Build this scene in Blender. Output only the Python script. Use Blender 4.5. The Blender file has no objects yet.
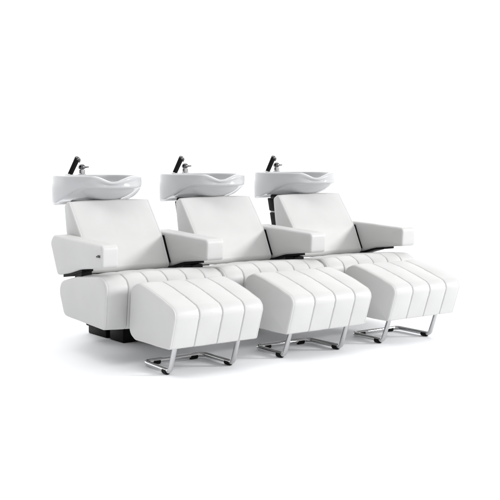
import bpy, bmesh, math
from mathutils import Vector, Matrix, noise

scene = bpy.context.scene
COL = scene.collection
R = math.radians

# ------------------------------------------------------------------ materials
def new_mat(name):
    m = bpy.data.materials.new(name)
    m.use_nodes = True
    nt = m.node_tree
    b = nt.nodes['Principled BSDF']
    return m, nt, b

def leather_mat():
    m, nt, b = new_mat('white_leather')
    tc = nt.nodes.new('ShaderNodeTexCoord')
    n1 = nt.nodes.new('ShaderNodeTexNoise'); n1.inputs['Scale'].default_value = 6; n1.inputs['Detail'].default_value = 3
    cr = nt.nodes.new('ShaderNodeValToRGB')
    cr.color_ramp.elements[0].position = .3; cr.color_ramp.elements[0].color = (.535, .535, .53, 1)
    cr.color_ramp.elements[1].position = .7; cr.color_ramp.elements[1].color = (.56, .56, .555, 1)
    v = nt.nodes.new('ShaderNodeTexVoronoi'); v.inputs['Scale'].default_value = 420
    n2 = nt.nodes.new('ShaderNodeTexNoise'); n2.inputs['Scale'].default_value = 14; n2.inputs['Detail'].default_value = 4
    mx = nt.nodes.new('ShaderNodeMath'); mx.operation = 'MULTIPLY_ADD'; mx.inputs[1].default_value = .12
    bp = nt.nodes.new('ShaderNodeBump'); bp.inputs['Strength'].default_value = .22; bp.inputs['Distance'].default_value = .006
    L = nt.links.new
    L(tc.outputs['Object'], n1.inputs['Vector']); L(tc.outputs['Object'], v.inputs['Vector']); L(tc.outputs['Object'], n2.inputs['Vector'])
    L(n1.outputs['Fac'], cr.inputs['Fac']); L(cr.outputs['Color'], b.inputs['Base Color'])
    L(v.outputs['Distance'], mx.inputs[0]); L(n2.outputs['Fac'], mx.inputs[2])
    L(mx.outputs[0], bp.inputs['Height']); L(bp.outputs['Normal'], b.inputs['Normal'])
    b.inputs['Roughness'].default_value = .46
    b.inputs['Specular IOR Level'].default_value = .4
    return m

def plain_mat(name, col, rough, metal=0., coat=0., noise=0.0, scale=30):
    m, nt, b = new_mat(name)
    b.inputs['Base Color'].default_value = (*col, 1)
    b.inputs['Roughness'].default_value = rough
    b.inputs['Metallic'].default_value = metal
    b.inputs['Coat Weight'].default_value = coat
    b.inputs['Coat Roughness'].default_value = .03
    if 'ceramic' in name: b.inputs['Specular IOR Level'].default_value = .36
    if max(col) < .02: b.inputs['Specular IOR Level'].default_value = .09
    tc = nt.nodes.new('ShaderNodeTexCoord'); n = nt.nodes.new('ShaderNodeTexNoise')
    n.inputs['Scale'].default_value = scale; n.inputs['Detail'].default_value = 4
    mr = nt.nodes.new('ShaderNodeMapRange')
    mr.inputs['To Min'].default_value = max(0, rough - noise); mr.inputs['To Max'].default_value = rough + noise
    nt.links.new(tc.outputs['Object'], n.inputs['Vector'])
    nt.links.new(n.outputs['Fac'], mr.inputs['Value'])
    nt.links.new(mr.outputs['Result'], b.inputs['Roughness'])
    return m

LEATHER = leather_mat()
THREAD = plain_mat('seam_thread', (.42, .42, .41), .7, noise=.1)
CERAMIC = plain_mat('white_ceramic', (.50, .505, .515), .15, coat=.0, noise=.02)
CHROME = plain_mat('polished_chrome', (.55, .55, .555), .10, metal=1., noise=.03)
DARKCHROME = plain_mat('dark_chrome', (.16, .16, .165), .08, metal=1., noise=.03)
BLACK = plain_mat('black_painted_metal', (.006, .006, .0065), .5, noise=.1)
RUBBER = plain_mat('black_rubber', (.008, .008, .008), .6, noise=.1)
GREY = plain_mat('grey_plastic_ring', (.55, .55, .55), .4, noise=.05)
INK = plain_mat('dark_print', (.06, .06, .06), .5)
FLOOR = plain_mat('white_studio_floor', (.955, .963, .982), .8, noise=.05, scale=4)

# ------------------------------------------------------------------ helpers
def link_mesh(name, bm, mat, parent=None, smooth=True, angle=40):
    me = bpy.data.meshes.new(name)
    bmesh.ops.recalc_face_normals(bm, faces=bm.faces[:])
    if smooth:
        for f in bm.faces: f.smooth = True
        for e in bm.edges:
            if len(e.link_faces) == 2 and e.calc_face_angle(0) > R(angle): e.smooth = False
    bm.to_mesh(me); bm.free()
    mats = mat if isinstance(mat, (list, tuple)) else [mat]
    for m in mats: me.materials.append(m)
    o = bpy.data.objects.new(name, me)
    COL.objects.link(o)
    if parent: o.parent = parent
    return o

def thing(name, loc, label, cat, group=None):
    o = bpy.data.objects.new(name, None)
    COL.objects.link(o); o.location = loc; o.empty_display_size = .1
    o['label'] = label; o['category'] = cat
    if group: o['group'] = group
    return o

def copy_tree(o, parent=None):
    c = o.copy(); COL.objects.link(c)
    if parent: c.parent = parent
    for ch in [x for x in list(bpy.data.objects) if x.parent == o]:
        copy_tree(ch, c)
    return c

def fillet(pts, rad, closed=True, seg=8):
    """pts: list of Vectors, rad: radius or list -> rounded polyline"""
    n = len(pts); out = []
    for i in range(n):
        p = Vector(pts[i]); r = rad[i] if isinstance(rad, (list, tuple)) else rad
        if not closed and i in (0, n - 1): out.append(p); continue
        a = Vector(pts[i - 1]); b = Vector(pts[(i + 1) % n])
        da = (a - p); db = (b - p)
        ang = da.angle(db)
        t = min(r / math.tan(ang / 2), da.length * .48, db.length * .48)
        A = p + da.normalized() * t; B = p + db.normalized() * t
        for k in range(seg + 1):
            s = k / seg
            w = .72  # rational quadratic, close to a circular arc
            d = (1 - s) ** 2 + 2 * w * s * (1 - s) + s * s
            out.append((A * (1 - s) ** 2 + p * (2 * w * s * (1 - s)) + B * s * s) / d)
    return out

def resample(pts, step, closed=True):
    out = []
    n = len(pts)
    for i in range(n if closed else n - 1):
        a = pts[i]; b = pts[(i + 1) % n]
        L = (b - a).length
        if L < 1e-6: continue
        k = max(1, int(math.ceil(L / step)))
        for j in range(k): out.append(a.lerp(b, j / k))
    if not closed: out.append(pts[-1])
    return out

def cushion(bm, prof, rad, x0, x1, edge=.014, seams=(), groove=.006, gw=.006,
            puff=.0, cap_puff=.004, crown=.0, edge_seam=True, mat_thread=None):
    """padded body: closed (y,z) profile swept along x, rounded ends, stitched channels"""
    P = fillet([Vector((y, z)) for y, z in prof], rad)
    P = resample(P, .022)
    n = len(P)
    area = sum(P[i].x * P[(i + 1) % n].y - P[(i + 1) % n].x * P[i].y for i in range(n))
    sg = 1 if area > 0 else -1
    N = []
    for i in range(n):
        t = (P[(i + 1) % n] - P[i - 1]).normalized()
        N.append(Vector((-t.y, t.x)) * sg)       # inward
    c = sum(P, Vector((0, 0))) / n
    # stations
    xs = set()
    m = 9
    for k in range(m + 1):
        a = k / m * math.pi / 2
        e = edge * (1 - math.sin(a)) 
        xs.add(round(x0 + edge - edge * math.cos(a) , 5)); xs.add(round(x1 - edge + edge * math.cos(a), 5))
    if edge_seam:
        for o in (-.003, -.0015, 0, .0015, .003):
            xs.add(round(x0 + edge + .003 + o, 5)); xs.add(round(x1 - edge - .003 + o, 5))
    cuts = [x0] + sorted(seams) + [x1]
    for s in seams:
        for o in (-3, -2, -1.4, -1, -.6, -.3, 0, .3, .6, 1, 1.4, 2, 3): xs.add(round(s + o * gw, 5))
    k = 0
    while x0 + edge + k * .02 < x1 - edge: xs.add(round(x0 + edge + k * .02, 5)); k += 1
    xs = sorted(x for x in xs if x0 - 1e-6 <= x <= x1 + 1e-6)
    zlo = min(p.y for p in P)
    def inset(x, fz):
        d = 0
        for a, q in ((x - x0, x0), (x1 - x, x1)):
            if a < edge:
                u = 1 - a / edge
                d += edge * (1 - math.sqrt(max(0, 1 - u * u)))
            if edge_seam:
                d += .0014 * math.exp(-((a - edge - .003) / .0014) ** 2)
        for s in seams: d += groove * math.exp(-((x - s) / (gw * .55)) ** 2)
        for a, b in zip(cuts, cuts[1:]):
            if a <= x <= b:
                d -= puff * fz * (max(0, math.sin(math.pi * (x - a) / (b - a))) ** .7)
        d -= crown * max(0, math.sin(math.pi * (x - x0) / (x1 - x0))) ** .8
        return d
    rings = []
    for x in xs:
        ring = []
        for i in range(n):                 # slight unevenness of real padding
            fz = max(0, min(1, (P[i].y - zlo - .01) / .09))
            d = inset(x, fz)
            for q in seams:                # gathered leather beside the stitching
                d += .0022 * fz * math.exp(-abs(x - q) / .012) * noise.noise(Vector((q * 50, i * 1.1, (x - q) * 30)))
            e = d + .0016 * noise.noise(Vector((x * 9 + 3.1, P[i].x * 9, P[i].y * 9))) + .0005 * noise.noise(Vector((x * 40, P[i].x * 40, P[i].y * 40)))
            ring.append(bm.verts.new((x, P[i].x + N[i].x * e, P[i].y + N[i].y * e)))
        rings.append(ring)
    for a, b in zip(rings, rings[1:]):
        for i in range(n):
            bm.faces.new((a[i], a[(i + 1) % n], b[(i + 1) % n], b[i]))
    for ring, s in ((rings[0], -1), (rings[-1], 1)):
        prev = ring
        cc = sum((v.co for v in ring), Vector()) / n
        for f, bulge in ((.93, .25), (.75, .65), (.45, .92)):
            nr = []
            for v in ring:
                q = cc + (v.co - cc) * f
                nr.append(bm.verts.new((v.co.x + s * cap_puff * bulge, q.y, q.z)))
            for i in range(n): bm.faces.new((prev[i], prev[(i + 1) % n], nr[(i + 1) % n], nr[i]))
            prev = nr
        cv = bm.verts.new((cc.x + s * cap_puff, cc.y, cc.z))
        for i in range(n): bm.faces.new((prev[i], prev[(i + 1) % n], cv))

def tube(bm, path, r, seg=14, caps=True, rf=None):
    n = len(path); rings = []
    t0 = (path[1] - path[0]).normalized()
    up = Vector((0, 0, 1)) if abs(t0.z) < .9 else Vector((0, 1, 0))
    nrm = t0.cross(up).normalized()
    for i, p in enumerate(path):
        t = (path[min(i + 1, n - 1)] - path[max(i - 1, 0)]).normalized()
        nrm = (nrm - t * nrm.dot(t)).normalized(); bn = t.cross(nrm)
        rr = rf(i / (n - 1)) if rf else r
        rings.append([bm.verts.new(p + (nrm * math.cos(a) + bn * math.sin(a)) * rr)
                      for a in [2 * math.pi * k / seg for k in range(seg)]])
    for a, b in zip(rings, rings[1:]):
        for k in range(seg): bm.faces.new((a[k], a[(k + 1) % seg], b[(k + 1) % seg], b[k]))
    if caps:
        bm.faces.new(rings[0]); bm.faces.new(rings[-1])

def lathe(bm, prof, centre, axis=Vector((0, 0, 1)), seg=24):
    axis = axis.normalized()
    q = axis.to_track_quat('Z', 'Y').to_matrix()
    rings = []
    for r, z in prof:
        if r < 1e-6: rings.append([bm.verts.new(centre + q @ Vector((0, 0, z)))]); continue
        rings.append([bm.verts.new(centre + q @ Vector((r * math.cos(2 * math.pi * k / seg), r * math.sin(2 * math.pi * k / seg), z)))
                      for k in range(seg)])
    for a, b in zip(rings, rings[1:]):
        for k in range(seg):
            k2 = (k + 1) % seg
            if len(a) == 1 and len(b) == 1: continue
            if len(a) == 1: bm.faces.new((a[0], b[k2], b[k]))
            elif len(b) == 1: bm.faces.new((a[k], a[k2], b[0]))
            else: bm.faces.new((a[k], a[k2], b[k2], b[k]))
    if len(rings[0]) > 1: bm.faces.new(rings[0])
    if len(rings[-1]) > 1: bm.faces.new(rings[-1])

def box(bm, x0, x1, y0, y1, z0, z1, bev=.004, seg=2, shear_y=0.):
    r = bmesh.ops.create_cube(bm, size=1)
    vs = r['verts']
    for v in vs:
        v.co = Vector(((x0 + x1) / 2 + v.co.x * (x1 - x0), (y0 + y1) / 2 + v.co.y * (y1 - y0), (z0 + z1) / 2 + v.co.z * (z1 - z0)))
        v.co.y += shear_y * (v.co.z - z0)
    es = list({e for v in vs for e in v.link_edges})
    if bev: bmesh.ops.bevel(bm, geom=es, offset=bev, segments=seg, profile=.5, affect='EDGES')

# ------------------------------------------------------------------ shampoo chair
S = .66                       # spacing of the units
CX = .18                      # centre of the first one
SEAT = [(.165, .368), (-.007, .407), (-.243, .4285), (-.312, .400), (-.289, .181), (.131, .202), (.181, .312)]
SEAT_R = [.05, .2, .06, .045, .022, .035, .06]
BACK = [(.247, .768), (.103, .580), (.034, .432), (.050, .412), (.215, .412), (.268, .588), (.292, .742)]
BACK_R = [.020, .3, .05, .02, .03, .3, .020]
ARM = [(.228, .599), (-.291, .580), (-.286, .474), (-.180, .464), (-.051, .449), (.060, .420), (.190, .398), (.268, .562)]
ARM_R = [.03, .022, .018, .15, .3, .25, .02, .04]

def build_chair(loc, label, group):
    t = thing('shampoo_chair', loc, label, 'shampoo chair', group)
    # seat with six stitched channels
    bm = bmesh.new()
    seams = [-.322 + .657 * k / 6 for k in range(1, 6)]
    cushion(bm, SEAT, SEAT_R, -.331, .338, edge=.010, seams=seams, groove=.0050, gw=.0045, puff=.0042, cap_puff=.004, crown=.010)
    link_mesh('seat', bm, LEATHER, t)
    # backrest
    bm = bmesh.new()
    cushion(bm, BACK, BACK_R, -.242, .236, edge=.010, cap_puff=.006, crown=.006)
    link_mesh('backrest', bm, LEATHER, t)
    # thin black strip added as the dark shade between backrest and armrest
    bm = bmesh.new()
    pts = [(.108, .577), (.043, .440), (.200, .425), (.255, .575)]
    lo = [bm.verts.new((.2425, y, z)) for y, z in pts]; hi = [bm.verts.new((.2465, y, z)) for y, z in pts]
    bm.faces.new(lo); bm.faces.new(hi)
    for k in range(4): bm.faces.new((lo[k], lo[(k + 1) % 4], hi[(k + 1) % 4], hi[k]))
    link_mesh('gap_shade', bm, BLACK, t, smooth=False)
    # basin
    b = link_mesh('basin', basin_bm(), CERAMIC, t, angle=60)
    bm = bmesh.new(); lathe(bm, [(0, .790), (.026, .790), (.026, .7935), (.02, .795), (0, .795)], Vector((0, .36, 0)))
    link_mesh('drain', bm, CHROME, b)
    # hand shower: black handle, chrome head and collar
    A = Vector((-.062, .590, .878)); B = Vector((-.015, .585, .972))
    bm = bmesh.new()
    tube(bm, [A.lerp(B, k / 8) for k in range(9)], .012, seg=18, rf=lambda s: .0135 + .0015 * s)
    h = link_mesh('hand_shower', bm, BLACK, t)
    bm = bmesh.new(); d = (B - A).normalized()
    lathe(bm, [(.010, -.004), (.0155, -.002), (.0168, .004), (.0165, .010), (.014, .015), (.008, .018), (0, .019)], B, d)
    lathe(bm, [(0, -.012), (.008, -.010), (.011, -.002), (.011, .008), (.008, .010), (0, .010)], B + Vector((.010, -.004, -.004)), Vector((.8, -.5, -.25)))
    link_mesh('spray_head', bm, DARKCHROME, h)
    bm = bmesh.new(); lathe(bm, [(.026, .890), (.026, .896), (.022, .899), (.014, .900)], Vector((-.060, .590, -.004)))
    link_mesh('collar', bm, CHROME, h)
    # mixer tap
    M = Vector((.022, .598, -.003)); bm = bmesh.new()
    lathe(bm, [(.022, .890), (.022, .897), (.0185, .900), (.0185, .920), (.012, .921), (0, .921)], M)
    tp = link_mesh('mixer_tap', bm, CHROME, t)
    bm = bmesh.new()
    lathe(bm, [(.010, .9215), (.0178, .924), (.0203, .931), (.0190, .941), (.012, .949), (0, .951)], M)
    tube(bm, [M + Vector((.010, -.004, .934)), M + Vector((.024, -.006, .934)), M + Vector((.038, -.008, .935))], .004, rf=lambda s: .006 - .0025 * s)
    link_mesh('lever', bm, DARKCHROME, tp)
    # column in two lengths behind the back, with a pale ring between
    bm = bmesh.new(); sh = .26
    def colbox(z0, z1, g=0, bev=.005):
        y = lambda z: .500 + sh * (z - .725)
        box(bm, -.060 - g, .065 + g, y(z0) - g, y(z0) + .085 + g, z0, z1, bev, shear_y=sh)
    colbox(.650, .728); colbox(.085, .640)
    c = link_mesh('column', bm, BLACK, t)
    bm = bmesh.new(); colbox(.6405, .6495, -.006, .001)
    link_mesh('ring', bm, GREY, c)
    bm = bmesh.new(); box(bm, -.105, .115, .30, .50, .7285, .7550, .010)
    link_mesh('basin_bracket', bm, BLACK, c)
    # floor pedestal under the basin and the beam carrying the seat
    bm = bmesh.new()
    box(bm, .064, .30, .425, .630, .001, .1345, .004)
    box(bm, .080, .29, .3805, .4245, .003, .130, .002)
    box(bm, .064, .30, .236, .380, .001, .1345, .004)
    box(bm, .070, .30, -.08, .48, .1350, .176, .004)
    box(bm, -.045, .0695, .350, .440, .0855, .160, .003)
    link_mesh('pedestal', bm, BLACK, t)
    armrest(t, 1)
    return t

def armrest(t, side):
    bm = bmesh.new()
    x0, x1 = (.249, .357) if side > 0 else (-.336, -.246)
    cushion(bm, ARM, ARM_R, x0, x1, edge=.013, cap_puff=.003, edge_seam=False)
    a = link_mesh('armrest', bm, LEATHER, t)
    # black bracket: plate hugging the underside and a post down to the seat
    bm = bmesh.new()
    xa, xb = x0 + .014, x1 - .014
    yf = -.125 if side > 0 else -.055
    under = [(yf, .458 if side > 0 else .450), (-.051 if side > 0 else -.02, .449 if side > 0 else .441), (.060, .419), (.145, .405)]
    vs = []
    for y, z in under:
        vs.append([bm.verts.new((x, y, z + dz)) for x, dz in ((xa, .006), (xb, .006), (xb, -.013), (xa, -.013))])
    for p, q in zip(vs, vs[1:]):
        for k in range(4): bm.faces.new((p[k], p[(k + 1) % 4], q[(k + 1) % 4], q[k]))
    bm.faces.new(vs[0]); bm.faces.new(vs[-1])
    link_mesh('bracket', bm, BLACK, a, smooth=False)
    bm = bmesh.new()
    box(bm, xa + .003, xb - .003, yf + .004, yf + .085, .395, .440, .006)
    link_mesh('support_post', bm, BLACK, a, smooth=False)
    return a

def basin_bm():
    bm = bmesh.new(); n = 144
    a, b, cy = .215, .270, .390
    RIM = .891
    def sm(x): x = max(0, min(1, x)); return x * x * (3 - 2 * x)
    def out(phi, f=1.):
        s, c = math.sin(phi), math.cos(phi); p = 2 / 2.25
        return (math.copysign(abs(s) ** p, s) * a * f, cy - math.copysign(abs(c) ** p, c) * b * f)
    def zrim(x, y):
        if y > cy: return RIM
        u = (x + .05) / (.16 if x > -.05 else .095)
        return RIM - .028 * (.5 + .5 * math.cos(math.pi * max(-1, min(1, u)))) * sm((.33 - y) / .12)
    loops = []
    def loop(fn): loops.append([bm.verts.new(fn(2 * math.pi * k / n)) for k in range(n)])
    def depth(phi):
        d = abs(math.atan2(math.sin(phi), math.cos(phi)))
        d = math.degrees(d)
        return .060 + .085 * sm((d - 50) / 60) + .016 * sm((d - 110) / 30)
    def zcrease(phi):
        x, y = out(phi); return min(RIM - depth(phi), zrim(x, y) - .022)
    def bot(phi):
        return (math.sin(phi) * .115, .445 - math.cos(phi) * .150)
    ZB = .7560
    # underside centre -> bottom ring -> belly -> crease -> apron -> rim
    loop(lambda p: (math.sin(p) * .03, .43 - math.cos(p) * .03, ZB))
    loop(lambda p: (*bot(p), ZB))
    for k in range(1, 9):
        s = k / 9
        def f(p, s=s):
            bx, by = bot(p); ox, oy = out(p, .945); zc = zcrease(p)
            h1 = math.sin(s * math.pi / 2); v1 = 1 - math.cos(s * math.pi / 2)
            h = .55 * h1 + .45 * s; v = .55 * v1 + .45 * s
            return (bx + (ox - bx) * h, by + (oy - by) * h, ZB + (zc - ZB) * v)
        loop(f)
    loop(lambda p: (*out(p, .965), zcrease(p) - .003))
    loop(lambda p: (*out(p, .982), zcrease(p) - .002))
    loop(lambda p: (*out(p, .994), zcrease(p) + .003))
    loop(lambda p: (*out(p, .999), zcrease(p) + .010))
    for s in (.33, .66):
        def f(p, s=s):
            fr = sm((.30 - out(p)[1]) / .12) * sm((.175 - abs(out(p)[0])) / .07)
            x, y = out(p, 1.0 + (.004 - .034 * fr) * math.sin((.25 + .75 * s) * math.pi)); z0 = zcrease(p) + .010; z1 = zrim(*out(p)) - .010
            return (x, y, z0 + (z1 - z0) * s)
        loop(f)
    for f_, dz in ((1.0, .010), (.997, .006), (.990, .002), (.978, 0)):
        loop(lambda p, f_=f_, dz=dz: (*out(p, f_), zrim(*out(p)) - dz))
    # inner bowl, with a wider deck at the back
    def inn(p, f):
        s, c = math.sin(p), math.cos(p)
        return (s * .185 * f, .352 - c * .208 * f)
    loop(lambda p: (*inn(p, 1.02), zrim(*out(p)) - .0005))
    loop(lambda p: (*inn(p, 1.0), zrim(*out(p)) - .003))
    loop(lambda p: (*inn(p, .985), zrim(*out(p)) - .012))
    for k in range(1, 10):
        s = k / 9
        def f(p, s=s):
            z0 = zrim(*out(p)) - .012
            x, y = inn(p, .985 * (1 - .86 * (1 - math.cos(s * math.pi / 2)) ** .9))
            return (x, y, z0 + (.791 - z0) * math.sin(s * math.pi / 2) ** .9)
        loop(f)
    for p, q in zip(loops, loops[1:]):
        for k in range(n): bm.faces.new((p[k], p[(k + 1) % n], q[(k + 1) % n], q[k]))
    bm.faces.new(loops[0]); bm.faces.new(loops[-1])
    return bm

G1 = 'white shampoo chairs joined in a row'
chair = build_chair((CX, 0, 0), 'white leather shampoo chair at the left end, the only one with armrests on both sides', G1)
chair_b = copy_tree(chair); chair_b.location.x = CX + S + .012
chair_b['label'] = 'white leather shampoo chair in the middle of the row, between the two others'
chair_c = copy_tree(chair); chair_c.location.x = CX + 2 * S + .030
for o in list(chair_c.children_recursive):        # the last armrest shows no post under it
    if o.name.startswith('support_post'): bpy.data.objects.remove(o)
chair_c['label'] = 'white leather shampoo chair at the right end, its basin column showing beside the backrest'

# the extra left armrest of the first chair, with a tiny printed mark
la = armrest(chair, -1)
la['label'] = 'left armrest with a small dark printed mark near its front'
bm = bmesh.new()
X = -.3398
def stroke(y0, y1, z0, z1): box(bm, X - .0008, X + .003, min(y0, y1), max(y0, y1), z0, z1, 0)
Y0, Z0 = -.238, .524          # reads from the back towards the front edge
stroke(Y0, Y0 - .0022, Z0, Z0 + .006); stroke(Y0 - .0024, Y0 - .009, Z0, Z0 + .0022)
stroke(Y0 - .013, Y0 - .0155, Z0, Z0 + .011); stroke(Y0 - .0157, Y0 - .020, Z0 + .0045, Z0 + .0068); stroke(Y0 - .0202, Y0 - .0227, Z0, Z0 + .011)
stroke(Y0 - .025, Y0 - .0275, Z0, Z0 + .011)
for q in (0, .0045, .009): stroke(Y0 - .0277, Y0 - .034, Z0 + q, Z0 + q + .002)
link_mesh('printed_mark', bm, INK, la, smooth=False)

# ------------------------------------------------------------------ footrests
OTT = [(-.352, .172), (-.375, .388), (-.438, .4135), (-.535, .394), (-.636, .365), (-.738, .331), (-.758, .300), (-.707, .143), (-.405, .1445)]
OTT_R = [.05, .04, .06, .3, .3, .06, .040, .012, .05]

def build_footrest(loc, label, group):
    t = thing('footrest', loc, label, 'footrest', group)
    w = .240; bm = bmesh.new()
    cushion(bm, OTT, OTT_R, -.247, .242, edge=.008, seams=[-.114, .010, .133], groove=.0050, gw=.0042, puff=.0045, cap_puff=.008)
    link_mesh('cushion', bm, LEATHER, t)
    r = .0118; z = .0185
    path = [Vector((-.170, -.662, .20)), Vector((-.172, -.594, z)), Vector((-.152, -.337, z)), Vector((.184, -.337, z)), Vector((.180, -.594, z)), Vector((.178, -.662, .20))]
    path = resample(fillet(path, .030, closed=False, seg=10), .02, closed=False)
    bm = bmesh.new(); tube(bm, path, r, seg=18)
    f = link_mesh('frame', bm, CHROME, t)
    def glide(p, d):                       # rubber saddle under the tube
        bm = bmesh.new(); d = d.normalized(); q = p - Vector((0, 0, .0045))
        tube(bm, [q - d * .021, q - d * .019, q, q + d * .019, q + d * .021], .0135, seg=18, rf=lambda k: .0115 if k in (0., 1.) else .0135)
        link_mesh('glide', bm, RUBBER, f)
    glide(Vector((-.1698, -.555, z)), Vector((-.08, -1, 0))); glide(Vector((.1805, -.555, z)), Vector((-.015, -1, 0)))
    glide(Vector((-.090, -.337, z)), Vector((1, 0, 0))); glide(Vector((.124, -.337, z)), Vector((1, 0, 0)))
    return t

G2 = 'white channel stitched footrests'
OX = .012
foot = build_footrest((CX + OX, 0, 0), 'white stitched footrest on a chrome tube frame, in front of the left chair', G2)
foot_b = copy_tree(foot); foot_b.location.x = CX + OX + S + .011; foot_b.scale.x = 1.045
foot_b['label'] = 'white stitched footrest on a chrome tube frame, standing between the two other footrests'
foot_c = copy_tree(foot); foot_c.location.x = CX + OX + 2 * S + .006
foot_c['label'] = 'white stitched footrest on a chrome tube frame, in front of the right chair'

# ------------------------------------------------------------------ studio floor
bm = bmesh.new()
bmesh.ops.create_grid(bm, x_segments=8, y_segments=8, size=30)
fl = link_mesh('floor', bm, FLOOR, smooth=False)
fl['kind'] = 'structure'

# ------------------------------------------------------------------ studio light
w = bpy.data.worlds.new('World'); scene.world = w; w.use_nodes = True
nt = w.node_tree; bg = nt.nodes['Background']
tc = nt.nodes.new('ShaderNodeTexCoord'); sx = nt.nodes.new('ShaderNodeSeparateXYZ')
nt.links.new(tc.outputs['Generated'], sx.inputs[0])
def ramp(sock, stops):
    mr = nt.nodes.new('ShaderNodeMapRange'); mr.inputs['From Min'].default_value = -1; mr.inputs['From Max'].default_value = 1
    nt.links.new(sock, mr.inputs['Value'])
    r = nt.nodes.new('ShaderNodeValToRGB'); r.color_ramp.interpolation = 'EASE'
    el = r.color_ramp.elements
    while len(el) < len(stops): el.new(.5)
    for e, (p, v) in zip(el, stops): e.position = (p + 1) / 2; e.color = (v, v, v, 1)
    nt.links.new(mr.outputs['Result'], r.inputs['Fac']); return r
WY = ramp(sx.outputs['Y'], [(-.45, .85), (.25, 1.0)])     # dim studio behind the camera, white backdrop ahead
WX = ramp(sx.outputs['X'], [(-.85, .10), (-.30, 1.0)])    # dim on the left
WZ = ramp(sx.outputs['Z'], [(.50, 0.0), (.80, 1.0)])      # bright ceiling
gain = nt.nodes.new('ShaderNodeMath'); gain.operation = 'MULTIPLY'; gain.inputs[1].default_value = 1.05
nt.links.new(WZ.outputs['Color'], gain.inputs[0])
mul = nt.nodes.new('ShaderNodeMath'); mul.operation = 'MULTIPLY'
nt.links.new(WY.outputs['Color'], mul.inputs[0]); nt.links.new(WX.outputs['Color'], mul.inputs[1])
mxx = nt.nodes.new('ShaderNodeMath'); mxx.operation = 'MAXIMUM'
nt.links.new(mul.outputs[0], mxx.inputs[0]); nt.links.new(gain.outputs[0], mxx.inputs[1])
WB = ramp(sx.outputs['Y'], [(.12, 0.0), (.45, 1.0)])      # overlit white backdrop behind the row
gb = nt.nodes.new('ShaderNodeMath'); gb.operation = 'MULTIPLY'; gb.inputs[1].default_value = 1.8
WE = ramp(sx.outputs['X'], [(-.80, .25), (-.40, 1.0)])    # backdrop glow cut back on the left to keep left-facing sides darker
ge = nt.nodes.new('ShaderNodeMath'); ge.operation = 'MULTIPLY'
nt.links.new(WB.outputs['Color'], ge.inputs[0]); nt.links.new(WE.outputs['Color'], ge.inputs[1])
nt.links.new(ge.outputs[0], gb.inputs[0])
mb = nt.nodes.new('ShaderNodeMath'); mb.operation = 'MAXIMUM'
nt.links.new(mxx.outputs[0], mb.inputs[0]); nt.links.new(gb.outputs[0], mb.inputs[1])
nt.links.new(mb.outputs[0], bg.inputs['Color'])
bg.inputs['Strength'].default_value = 1.05

def area(name, loc, target, size, power, col=(1, 1, 1)):
    d = bpy.data.lights.new(name, 'AREA'); d.shape = 'RECTANGLE'; d.size = size[0]; d.size_y = size[1]
    d.energy = power; d.color = col
    o = bpy.data.objects.new(name, d); COL.objects.link(o); o.location = loc
    o.rotation_euler = (Vector(target) - Vector(loc)).to_track_quat('-Z', 'Y').to_euler()
    return o
area('key_softbox', (15.5, -14.6, 7.9), (.9, 0, .4), (3.8, 3.8), 3450)
area('left_softbox', (-5.0, -3.4, 10.6), (.9, 0, .4), (5, 5), 260)

# ------------------------------------------------------------------ camera
cam = bpy.data.cameras.new('Camera'); co = bpy.data.objects.new('Camera', cam); COL.objects.link(co)
cam.sensor_width = 36; cam.lens = 1048.374 / 500 * 36
cam.clip_start = .05; cam.clip_end = 200
yaw, pitch = .632693810, .0951805324
co.location = (-2.46813873, -4.60490905, 1.02519139)
fw = Vector((math.sin(yaw) * math.cos(pitch), math.cos(yaw) * math.cos(pitch), -math.sin(pitch)))
co.rotation_euler = fw.to_track_quat('-Z', 'Y').to_euler()
scene.camera = co

scene.render.resolution_x = scene.render.resolution_y = 1024
scene.view_settings.view_transform = 'Standard'
scene.view_settings.look = 'None'
scene.view_settings.exposure = 0
scene.view_settings.gamma = 1
scene.cycles.max_bounces = 8
